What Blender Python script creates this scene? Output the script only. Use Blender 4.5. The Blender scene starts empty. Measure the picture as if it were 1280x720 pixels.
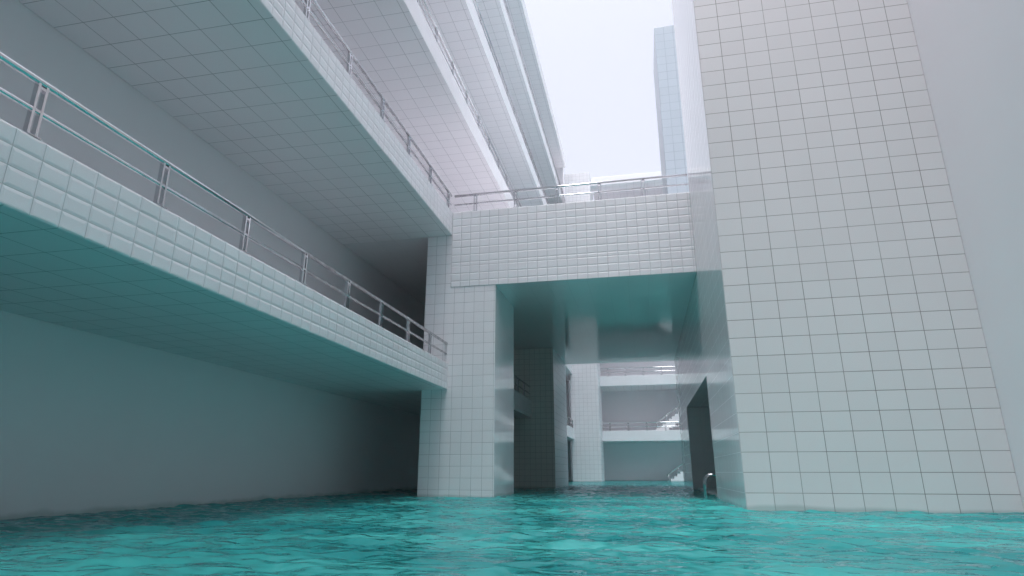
import bpy, math, random
import numpy as np
from mathutils import Vector
random.seed(3); np.random.seed(3)
sc = bpy.context.scene
H = 1.15   # eye height above the water; water surface is z = 0

# ------------------------------------------------------------------ materials
def nt(name):
    m = bpy.data.materials.new(name); m.use_nodes = True
    t = m.node_tree; b = t.nodes['Principled BSDF']
    return m, t, b
class N:
    def __init__(s, t): s.t = t
    def m(s, op, a, b=None, c=None):
        n = s.t.nodes.new('ShaderNodeMath'); n.operation = op
        for i, v in enumerate((a, b, c)):
            if v is None: continue
            if isinstance(v, (int, float)): n.inputs[i].default_value = v
            else: s.t.links.new(v, n.inputs[i])
        return n.outputs[0]
    def ramp(s, v, a, b, c=0.0, d=1.0, smooth=True):
        n = s.t.nodes.new('ShaderNodeMapRange'); n.interpolation_type = 'SMOOTHSTEP' if smooth else 'LINEAR'
        s.t.links.new(v, n.inputs[0])
        for i, x in enumerate((a, b, c, d)): n.inputs[i+1].default_value = x
        return n.outputs[0]
    def mix(s, f, a, b):
        n = s.t.nodes.new('ShaderNodeMix'); n.data_type = 'RGBA'
        if isinstance(f, (int, float)): n.inputs[0].default_value = f
        else: s.t.links.new(f, n.inputs[0])
        for i, v in ((6, a), (7, b)):
            if isinstance(v, tuple): n.inputs[i].default_value = (*v, 1)
            else: s.t.links.new(v, n.inputs[i])
        return n.outputs[2]
    def noise(s, vec, scale, detail=3, rough=.55):
        n = s.t.nodes.new('ShaderNodeTexNoise'); n.inputs['Scale'].default_value = scale
        n.inputs['Detail'].default_value = detail; n.inputs['Roughness'].default_value = rough
        if vec is not None: s.t.links.new(vec, n.inputs['Vector'])
        return n.outputs[0]

def tile_mat(name, w, h, col=(.84, .83, .855), grout=(.2, .2, .21), g=.012, rough=.2,
             pillow=.0, bev=.06, tilt=.004, var=.035, gstr=1.0, stain=True, spec=.5):
    m, t, b = nt(name); n = N(t); L = t.links.new
    uv = t.nodes.new('ShaderNodeUVMap'); sep = t.nodes.new('ShaderNodeSeparateXYZ'); L(uv.outputs[0], sep.inputs[0])
    u = n.m('DIVIDE', sep.outputs[0], w); v = n.m('DIVIDE', sep.outputs[1], h)
    fu = n.m('FRACT', u); fv = n.m('FRACT', v); cu = n.m('FLOOR', u); cv = n.m('FLOOR', v)
    du = n.m('MULTIPLY', n.m('MINIMUM', fu, n.m('SUBTRACT', 1.0, fu)), w)
    dv = n.m('MULTIPLY', n.m('MINIMUM', fv, n.m('SUBTRACT', 1.0, fv)), h)
    d = n.m('MINIMUM', du, dv)
    gm = n.ramp(d, g*.5, g*1.1)
    comb = t.nodes.new('ShaderNodeCombineXYZ'); L(cu, comb.inputs[0]); L(cv, comb.inputs[1])
    wn = t.nodes.new('ShaderNodeTexWhiteNoise'); wn.noise_dimensions = '3D'; L(comb.outputs[0], wn.inputs[0])
    ws = t.nodes.new('ShaderNodeSeparateColor'); L(wn.outputs[1], ws.inputs[0])
    geo = t.nodes.new('ShaderNodeNewGeometry')
    big = n.noise(geo.outputs['Position'], .3, 2)
    br = n.m('ADD', n.m('MULTIPLY', n.m('SUBTRACT', ws.outputs[0], .5), var), n.m('MULTIPLY', n.m('SUBTRACT', big, .5), .05))
    br = n.m('ADD', br, 1.0)
    hsv = t.nodes.new('ShaderNodeHueSaturation'); hsv.inputs['Color'].default_value = (*col, 1); L(br, hsv.inputs['Value'])
    gs = n.m('MULTIPLY', n.m('SUBTRACT', 1.0, gm), n.m('MULTIPLY', n.ramp(big, .35, .6, .75, 1), gstr))
    c = n.mix(gs, hsv.outputs[0], grout)
    if stain:
        ps = t.nodes.new('ShaderNodeSeparateXYZ'); L(geo.outputs['Position'], ps.inputs[0])
        zz = n.m('ADD', ps.outputs[2], n.m('MULTIPLY', n.m('SUBTRACT', big, .5), .4))
        sf = n.m('MULTIPLY', n.ramp(zz, .16, .02), .45)
        c = n.mix(sf, c, (.20, .28, .27))
    L(c, b.inputs['Base Color'])
    ro = n.m('ADD', n.m('MULTIPLY', ws.outputs[2], .05), rough)
    ro = n.m('ADD', ro, n.m('MULTIPLY', n.m('SUBTRACT', 1.0, gm), .35))
    L(ro, b.inputs['Roughness'])
    b.inputs['Specular IOR Level'].default_value = spec
    hgt = n.m('MULTIPLY', n.m('SUBTRACT', fu, .5), n.m('MULTIPLY', n.m('SUBTRACT', ws.outputs[0], .5), tilt*w))
    hgt = n.m('ADD', hgt, n.m('MULTIPLY', n.m('SUBTRACT', fv, .5), n.m('MULTIPLY', n.m('SUBTRACT', ws.outputs[1], .5), tilt*h)))
    hgt = n.m('ADD', hgt, n.m('MULTIPLY', gm, .003))
    if pillow: hgt = n.m('ADD', hgt, n.m('MULTIPLY', n.ramp(d, 0, bev), pillow))
    bu = t.nodes.new('ShaderNodeBump'); bu.inputs['Distance'].default_value = 1.0; bu.inputs['Strength'].default_value = 1
    L(hgt, bu.inputs['Height']); L(bu.outputs[0], b.inputs['Normal'])
    return m

TOWER = tile_mat('large_glazed_tile', .85, .62, col=(.72, .695, .705), g=.012, grout=(.2, .18, .17), rough=.28, tilt=.008)
SIDE  = tile_mat('polished_side_tile', .85, .62, g=.006, grout=(.5, .5, .52), rough=.04, tilt=.001, gstr=.5, spec=.8)
SLAB  = tile_mat('slab_face_tile', .85, .62, g=.006, grout=(.5, .5, .52), rough=.15, tilt=.002, gstr=.5)
COLM  = tile_mat('column_tile', .54, .55, g=.011, grout=(.42, .42, .44), rough=.28, tilt=.01, pillow=.003, bev=.03)
BRID  = tile_mat('pillow_tile', .52, .42, g=.011, grout=(.44, .45, .47), rough=.2, tilt=.02, pillow=.010, bev=.06)
BALC  = tile_mat('quilted_parapet_tile', .52, .335, g=.008, grout=(.5, .51, .53), rough=.12, tilt=.025, pillow=.009, bev=.07)
SOFF  = tile_mat('soffit_tile', 1.03, .95, g=.011, grout=(.33, .34, .36), col=(.87, .855, .88), rough=.3, tilt=.0, var=.02, stain=False)
TUNN  = tile_mat('polished_soffit_tile', 1.03, .95, g=.006, grout=(.4, .41, .43), col=(.87, .855, .88), rough=.05, tilt=.0, var=.02, stain=False, gstr=.5)
FAR   = tile_mat('distant_tile', 1.0, 1.0, col=(.40, .44, .49), g=.03, grout=(.27, .31, .36), rough=.3)
DARKT = tile_mat('grey_green_tile', .42, .42, col=(.70, .71, .68), g=.010, grout=(.3, .31, .31), rough=.3)

def plaster():
    m, t, b = nt('painted_plaster'); n = N(t)
    geo = t.nodes.new('ShaderNodeNewGeometry')
    f = n.noise(geo.outputs['Position'], .5, 4)
    c = n.mix(f, (.83, .805, .84), (.87, .845, .875))
    ps = t.nodes.new('ShaderNodeSeparateXYZ'); t.links.new(geo.outputs['Position'], ps.inputs[0])
    zz = n.m('ADD', ps.outputs[2], n.m('MULTIPLY', n.m('SUBTRACT', f, .5), .5))
    c = n.mix(n.m('MULTIPLY', n.ramp(zz, .2, .02), .45), c, (.2, .28, .27))
    t.links.new(c, b.inputs['Base Color']); b.inputs['Roughness'].default_value = .42
    return m
WALL = plaster()

def metal():
    m, t, b = nt('stainless_steel'); n = N(t)
    b.inputs['Metallic'].default_value = 1; b.inputs['Base Color'].default_value = (.70, .70, .72, 1)
    geo = t.nodes.new('ShaderNodeNewGeometry')
    f = n.noise(geo.outputs['Position'], 5, 2)
    t.links.new(n.ramp(f, .3, .7, .06, .16), b.inputs['Roughness'])
    return m
STEEL = metal()

def water_mat():
    # turbid pool water: teal body below a mirror surface, balanced by the Fresnel law of water
    m, t, b = nt('pool_water'); n = N(t); L = t.links.new
    out = t.nodes['Material Output']; t.nodes.remove(b)
    geo = t.nodes.new('ShaderNodeNewGeometry')
    mp = t.nodes.new('ShaderNodeMapping'); mp.inputs['Scale'].default_value = (.15, .35, 1); L(geo.outputs['Position'], mp.inputs[0])
    f = n.noise(mp.outputs[0], 1.0, 2, .5)
    c = n.mix(n.ramp(f, .3, .7), (.014, .20, .205), (.055, .39, .37))  # lighter teal patches paint uneven light into the water colour
    m1 = t.nodes.new('ShaderNodeMapping'); m1.inputs['Scale'].default_value = (.8, 1.4, 1); L(geo.outputs['Position'], m1.inputs[0])
    a1 = n.noise(m1.outputs[0], 2.6, 1.0, .4)
    hg = n.m('MULTIPLY', a1, .09)
    bu = t.nodes.new('ShaderNodeBump'); bu.inputs['Distance'].default_value = 1; L(hg, bu.inputs['Height'])
    df = t.nodes.new('ShaderNodeBsdfDiffuse'); L(c, df.inputs['Color'])
    gl = t.nodes.new('ShaderNodeBsdfGlossy'); gl.inputs['Color'].default_value = (.62, .76, .80, 1); gl.inputs['Roughness'].default_value = .015
    L(bu.outputs[0], gl.inputs['Normal']); L(bu.outputs[0], df.inputs['Normal'])
    fr = t.nodes.new('ShaderNodeFresnel'); fr.inputs['IOR'].default_value = 1.36; L(bu.outputs[0], fr.inputs['Normal'])
    mx = t.nodes.new('ShaderNodeMixShader'); L(fr.outputs[0], mx.inputs[0]); L(df.outputs[0], mx.inputs[1]); L(gl.outputs[0], mx.inputs[2])
    L(mx.outputs[0], out.inputs['Surface'])
    return m
WATER = water_mat()

# ------------------------------------------------------------------ mesh helpers
class MB:
    def __init__(s): s.v=[]; s.f=[]; s.uv=[]; s.mi=[]; s.mats=[]; s.sm=[]
    def mat(s, m):
        if m not in s.mats: s.mats.append(m)
        return s.mats.index(m)
    def box(s, x0, x1, y0, y1, z0, z1, m, top=None, bot=None, xn=None, xp=None, yn=None, yp=None):
        i = len(s.v)
        s.v += [(x0,y0,z0),(x1,y0,z0),(x1,y1,z0),(x0,y1,z0),(x0,y0,z1),(x1,y0,z1),(x1,y1,z1),(x0,y1,z1)]
        F = [((0,3,2,1),2,bot),((4,5,6,7),2,top),((0,1,5,4),1,yn),((2,3,7,6),1,yp),((0,4,7,3),0,xn),((1,2,6,5),0,xp)]
        for q, ax, mm in F:
            s.f.append([i+k for k in q]); s.mi.append(s.mat(mm or m)); s.sm.append(False)
            for k in q:
                p = s.v[i+k]
                s.uv.append({0:(p[1]-y0, z1-p[2]), 1:(p[0]-x0, z1-p[2]), 2:(p[0]-x0, p[1]-y0)}[ax])
    def tube(s, pts, r, m, seg=10):
        pts = [Vector(p) for p in pts]; i0 = len(s.v); mi = s.mat(m)
        prev = None
        for k, p in enumerate(pts):
            d = (pts[min(k+1, len(pts)-1)] - pts[max(k-1, 0)]).normalized()
            a = Vector((0,0,1)) if abs(d.z) < .9 else Vector((0,1,0))
            if prev is not None: a = prev
            x = (a - d*a.dot(d)).normalized(); y = d.cross(x); prev = x
            for j in range(seg):
                t = 2*math.pi*j/seg; s.v.append(tuple(p + x*math.cos(t)*r + y*math.sin(t)*r))
        for k in range(len(pts)-1):
            for j in range(seg):
                a = i0+k*seg+j; b = i0+k*seg+(j+1)%seg
                s.f.append([a, b, b+seg, a+seg]); s.mi.append(mi); s.sm.append(True); s.uv += [(0,0)]*4
        for e in (0, len(pts)-1):
            q = [i0+e*seg+j for j in range(seg)]
            if e == 0: q = q[::-1]
            s.f.append(q); s.mi.append(mi); s.sm.append(False); s.uv += [(0,0)]*seg
    def make(s, name, parent=None, bevel=0):
        me = bpy.data.meshes.new(name); me.from_pydata(s.v, [], s.f)
        for m in s.mats: me.materials.append(m)
        me.polygons.foreach_set('material_index', s.mi); me.polygons.foreach_set('use_smooth', s.sm)
        ul = me.uv_layers.new(name='UVMap'); ul.data.foreach_set('uv', [c for p in s.uv for c in p])
        me.update()
        o = bpy.data.objects.new(name, me); sc.collection.objects.link(o)
        if parent: o.parent = parent
        if bevel:
            bm = o.modifiers.new('bevel', 'BEVEL'); bm.width = bevel; bm.segments = 2; bm.limit_method = 'ANGLE'
        return o
def empty(name):
    e = bpy.data.objects.new(name, None); sc.collection.objects.link(e); return e

def railing(name, p0, p1, z, spacing, start=0.0, top=1.04, mid=.5, parent=None):
    """steel handrail: tubular top rail, mid rail and twin flat-bar posts"""
    b = MB(); p0 = Vector(p0); p1 = Vector(p1); d = p1-p0; Ln = d.length; d.normalize(); nrm = Vector((-d.y, d.x, 0))
    for hz, r in ((top, .068), (mid, .05)):
        b.tube([(p0.x, p0.y, z+hz), (p1.x, p1.y, z+hz)], r, STEEL, 14)
    s = start
    while s < Ln-.05:
        for off in (-.07, .07):
            c = p0 + d*(s+off)
            ex = (abs(d.x)*.022+abs(nrm.x)*.05, abs(d.y)*.022+abs(nrm.y)*.05)
            b.box(c.x-ex[0], c.x+ex[0], c.y-ex[1], c.y+ex[1], z-.02, z+top-.03, STEEL)
        c = p0+d*s
        b.box(c.x-.12, c.x+.12, c.y-.12, c.y+.12, z+.001, z+.02, STEEL)
        for hz in (mid, top-.12):
            b.box(c.x-.05, c.x+.05, c.y-.05, c.y+.05, z+hz-.025, z+hz+.025, STEEL)
        s += spacing
    return b.make(name, parent)

# ------------------------------------------------------------------ left gallery building
XE = -9.6; XW = -16.1; Y0 = -14.0; Y1 = 86.0; YC = 29.6; TH = 1.33
lev = [4.0+H+8.37*k for k in range(6)]
gb = empty('gallery_building')
b = MB(); b.box(XW-1.0, XW, Y0, Y1, -2.5, lev[5]+3, WALL); b.make('rear_wall', gb)
b = MB()
b.box(XW+.003, XE, Y0, YC-.003, lev[0], lev[0]+TH, BALC, bot=SOFF, top=SOFF); b.make('walkway_slab_lower', gb, .03)
b = MB()
b.box(XW+.003, -11.003, YC, 34.397, lev[0], lev[0]+TH, BALC, bot=SOFF, top=SOFF)
b.box(XW+.003, -8.4, 34.4, 46.97, lev[0], lev[0]+TH, BALC, bot=SOFF, top=SOFF)
b.box(XW+.003, -8.8, 55.03, Y1, lev[0], lev[0]+TH, BALC, bot=SOFF, top=SOFF); b.make('walkway_slab_beyond', gb)
b = MB()
b.box(XW+.003, XE, Y0, YC-.003, lev[1], lev[1]+TH, BALC, bot=SOFF, top=SOFF); b.make('walkway_slab_middle', gb, .03)
b = MB(); b.box(XW+.003, -8.8, 55.03, Y1, lev[1], lev[1]+TH, BALC, bot=SOFF, top=SOFF); b.make('walkway_slab_middle_beyond', gb, .03)
for k in range(2, 6):
    b = MB(); b.box(XW+.003, XE, Y0, Y1, lev[k], lev[k]+TH+(.3 if k == 5 else 0), SLAB, bot=SOFF, top=SOFF)
    b.make('walkway_slab_upper', gb, .03)
b = MB(); b.box(XW+.003, XE-.4, Y1+.003, Y1+1.5, -2.5, lev[5]+TH, SLAB); b.make('end_wall', gb)
# unseen block added behind the viewer to cut sky light on facing walls
b = MB(); b.box(XW-1, 11.6, Y0-6, Y0-.003, -2.5, 46, SLAB); b.make('unseen_sky_blocker', None, .03)

railing('balcony_railing', (XE-.12, -12.85, 0), (XE-.12, YC-.02, 0), lev[0]+TH, 2.85, 0.0)
railing('balcony_railing', (XE-.12, -12.85, 0), (XE-.12, YC-.02, 0), lev[1]+TH, 2.95, 0.6)
railing('balcony_railing', (-8.52, 34.6, 0), (-8.52, 46.9, 0), lev[0]+TH, 2.4, .3)
railing('balcony_railing', (-8.92, 55.2, 0), (-8.92, 79.9, 0), lev[0]+TH, 2.4, .3)
railing('balcony_railing', (-8.92, 55.2, 0), (-8.92, 79.9, 0), lev[1]+TH, 2.4, .3)
for k in (2, 3, 4):
    railing('balcony_railing', (XE-.12, -12.85, 0), (XE-.12, 85.5, 0), lev[k]+TH, 2.95, .6)

# ------------------------------------------------------------------ column + bridge
b = MB(); b.box(-11.0, -7.15, YC, 34.3, -2.5, lev[1]-.003, COLM, xp=SIDE); b.make('tiled_column', None, .03)
XR = 3.0
br = empty('footbridge')
b = MB(); b.box(XE, XR-.003, YC-.035, 55.0, 9.4+H, 10.55+H, BRID, bot=TUNN, top=SOFF)
b.make('lower_deck', br, .02)
b = MB(); b.box(XE, XR-.003, YC-.03, 55.0, 10.553+H, lev[1]+TH, BRID, top=SOFF); b.make('parapet_deck', br, .02)
b = MB(); b.box(XW+.003, XE-.003, YC+.003, 55.0, lev[1], lev[1]+TH, BRID, bot=TUNN, top=SOFF); b.make('landing', br, .02)
railing('bridge_railing', (XE+.05, YC+.1, 0), (XR-.02, YC+.1, 0), lev[1]+TH, 2.27, 1.2)
railing('bridge_railing', (XE+.05, 54.8, 0), (XR-.02, 54.8, 0), lev[1]+TH, 2.27, 1.2)
# stair block under the bridge
b = MB(); b.box(XW+.003, -6.65, 47.0, 55.0, -2.5, 9.397+H, DARKT, xp=COLM)
b.box(XW+.003, XE-.003, 47.0, 55.0, 9.4+H, lev[1]-.003, DARKT); b.make('service_block', None, .02)

# ------------------------------------------------------------------ right tower and wall
tw = empty('tiled_tower')
b = MB(); b.box(XR, 10.6, 21.3, YC, -2.5, 34, TOWER, xn=SIDE); b.make('shaft', tw, .03)
b = MB(); b.box(XR+.004, 11.6, YC+.003, 55, 4.3+H, lev[1]+TH-.01, SIDE); b.make('wall_over_doorway', tw, .02)
b = MB(); b.box(XR+.004, 11.6, 44.5, 55, -2.5, 4.297+H, SIDE); b.make('pier', tw, .02)
b = MB(); b.box(XR+.3, 11.6, YC+.003, 44.497, -2.5, .12, COLM); b.box(7.0, 11.6, YC+.003, 44.497, .123, 4.297+H, COLM); b.make('doorway_recess', tw)
b = MB(); b.box(10.6, 11.6, Y0, YC, -2.5, 40, WALL); b.make('side_wall', None)

# pool ladder
b = MB()
for yy in (30.6, 31.25):
    pts = [(2.62, yy, -1.2), (2.62, yy, .62)]
    for a in range(0, 181, 15):
        t = math.radians(a); pts.append((2.97-.35*math.cos(t), yy, .68+.36*math.sin(t)))
    pts += [(3.32, yy, .6), (3.42, yy, .12)]
    b.tube(pts, .05, STEEL, 12)
for zz in (-.9, -.6, -.3, .02): b.box(2.57, 2.67, 30.6, 31.25, zz-.02, zz+.02, STEEL)
b.make('pool_ladder')

# ------------------------------------------------------------------ beyond the bridge
b = MB(); b.box(-9.1, -5.5, 80, 86, -2.5, 41.6+H, COLM); b.make('tiled_column', None, .03)
bb = empty('back_building')
b = MB(); b.box(-22, 26, 90, 94, -2.5, 41+H, WALL, yn=WALL); b.make('rear_wall', bb)
zl = [3.9+H, 11.2+H, 20+H, 28.4+H, 36+H, 41.3+H]
for z in zl:
    b = MB(); b.box(-5.497, 26, 84, 89.997, z, z+1.35, SLAB, bot=SOFF); b.make('gallery_slab', bb, .03)
for z in zl[:3]: railing('balcony_railing', (-5.4, 84.1, 0), (14, 84.1, 0), z+1.35, 2.4, 1.0)
b = MB(); b.box(3.9, 12.5, 60, 68, -2.5, 48.6+H, FAR); b.make('tall_tower', None, .05)
def stairs(x0, z0, n, mat, name='staircase'):
    b = MB()
    for i in range(n):
        b.box(x0+i*.42, x0+(i+1)*.42, 84.6, 87.5, z0+max(0, (i-3)*.3), z0+(i+1)*.3, mat)
    for yy in (84.65, 87.4):
        b.tube([(x0, yy, z0+1.0), (x0+n*.42, yy, z0+1.0+n*.3)], .05, STEEL, 8)
        for i in range(0, n, 3): b.tube([(x0+(i+.5)*.42, yy, z0+i*.3), (x0+(i+.5)*.42, yy, z0+1.15+i*.3)], .035, STEEL, 6)
    b.make(name)
stairs(1.6, zl[0]+1.353, 18, SLAB); stairs(2.6, -.3, 12, SLAB)

# ------------------------------------------------------------------ thin mist filling the courtyard
m = bpy.data.materials.new('mist'); m.use_nodes = True; t = m.node_tree; t.nodes.clear()
out = t.nodes.new('ShaderNodeOutputMaterial'); vs = t.nodes.new('ShaderNodeVolumeScatter')
vs.inputs['Color'].default_value = (.93, .96, 1, 1); vs.inputs['Density'].default_value = .0012; vs.inputs['Anisotropy'].default_value = .2
t.links.new(vs.outputs[0], out.inputs['Volume'])
b = MB(); b.box(-60, 60, -60, 130, -3, 75, m); b.make('mist')

# ------------------------------------------------------------------ water
xs = np.concatenate([np.linspace(-120, -18, 12), np.arange(-17.2, 11.5, .07), np.linspace(12, 120, 12)])
ys = np.concatenate([np.linspace(-80, 2.5, 14), np.arange(3.2, 30, .06), np.arange(30, 60, .14), np.linspace(61, 220, 60)])
X, Y = np.meshgrid(xs, ys)
Z = np.zeros_like(X)
rng = np.random.RandomState(11)
for i in range(90):
    lam = math.exp(rng.uniform(math.log(.32), math.log(1.7)))
    th = rng.normal(math.pi/2+.15, .5)
    k = 2*math.pi/lam; amp = .0024*lam**.8
    ph = k*(X*math.cos(th)+Y*math.sin(th)) + rng.uniform(0, 6.28)
    Z += amp*np.sin(ph + .35*np.sin(ph*.5+1.0))
rms = Z.std(); Z = Z + .3*Z*np.abs(Z)/rms
Z *= np.clip((Y-3)/1.5, 0, 1)*np.clip((110-Y)/50, .15, 1)
ny, nx = X.shape
co = np.stack([X, Y, Z], -1).reshape(-1, 3)
idx = np.arange(nx*ny).reshape(ny, nx)
q = np.stack([idx[:-1,:-1], idx[:-1,1:], idx[1:,1:], idx[1:,:-1]], -1).reshape(-1, 4)
me = bpy.data.meshes.new('water'); me.vertices.add(len(co)); me.vertices.foreach_set('co', co.ravel())
me.loops.add(q.size); me.loops.foreach_set('vertex_index', q.ravel())
me.polygons.add(len(q)); me.polygons.foreach_set('loop_start', np.arange(0, q.size, 4)); me.polygons.foreach_set('loop_total', np.full(len(q), 4))
me.polygons.foreach_set('use_smooth', np.ones(len(q), bool)); me.update(calc_edges=True); me.validate()
me.materials.append(WATER)
o = bpy.data.objects.new('water', me); sc.collection.objects.link(o)

# ------------------------------------------------------------------ sky + sun
w = bpy.data.worlds.new('World'); sc.world = w; w.use_nodes = True
t = w.node_tree; bg = t.nodes['Background']
sky = t.nodes.new('ShaderNodeTexSky'); sky.sky_type = 'NISHITA'; sky.sun_disc = False
EL, AZ = 75, 200
sky.sun_elevation = math.radians(EL); sky.sun_rotation = math.radians(AZ)
sky.air_density = 1.0; sky.dust_density = 6.0; sky.ozone_density = 1.0
hs = t.nodes.new('ShaderNodeHueSaturation'); hs.inputs['Saturation'].default_value = .25; hs.inputs['Value'].default_value = 2.3
t.links.new(sky.outputs[0], hs.inputs['Color'])
tint = t.nodes.new('ShaderNodeMix'); tint.data_type = 'RGBA'; tint.blend_type = 'MULTIPLY'; tint.inputs[0].default_value = 1
t.links.new(hs.outputs[0], tint.inputs[6]); tint.inputs[7].default_value = (.97, .975, 1.04, 1)
t.links.new(tint.outputs[2], bg.inputs[0]); bg.inputs[1].default_value = .15
sl = bpy.data.lights.new('sun', 'SUN'); sl.energy = .9; sl.angle = math.radians(30); sl.color = (1, .97, .94)
so = bpy.data.objects.new('sun', sl); sc.collection.objects.link(so)
az = math.radians(AZ); el = math.radians(EL)
dirv = Vector((math.sin(az)*math.cos(el), math.cos(az)*math.cos(el), math.sin(el)))
so.rotation_euler = dirv.to_track_quat('Z', 'Y').to_euler()

# ------------------------------------------------------------------ camera
cd = bpy.data.cameras.new('camera'); cd.sensor_width = 36; cd.lens = 760/1280*36; cd.clip_end = 1000; cd.clip_start = .05
cam = bpy.data.objects.new('camera', cd); sc.collection.objects.link(cam)
cam.location = (0, 0, H); cam.rotation_euler = (math.radians(90+16.84), 0, math.radians(11.95))
sc.camera = cam
sc.view_settings.view_transform = 'Standard'; sc.view_settings.look = 'None'; sc.view_settings.exposure = 0
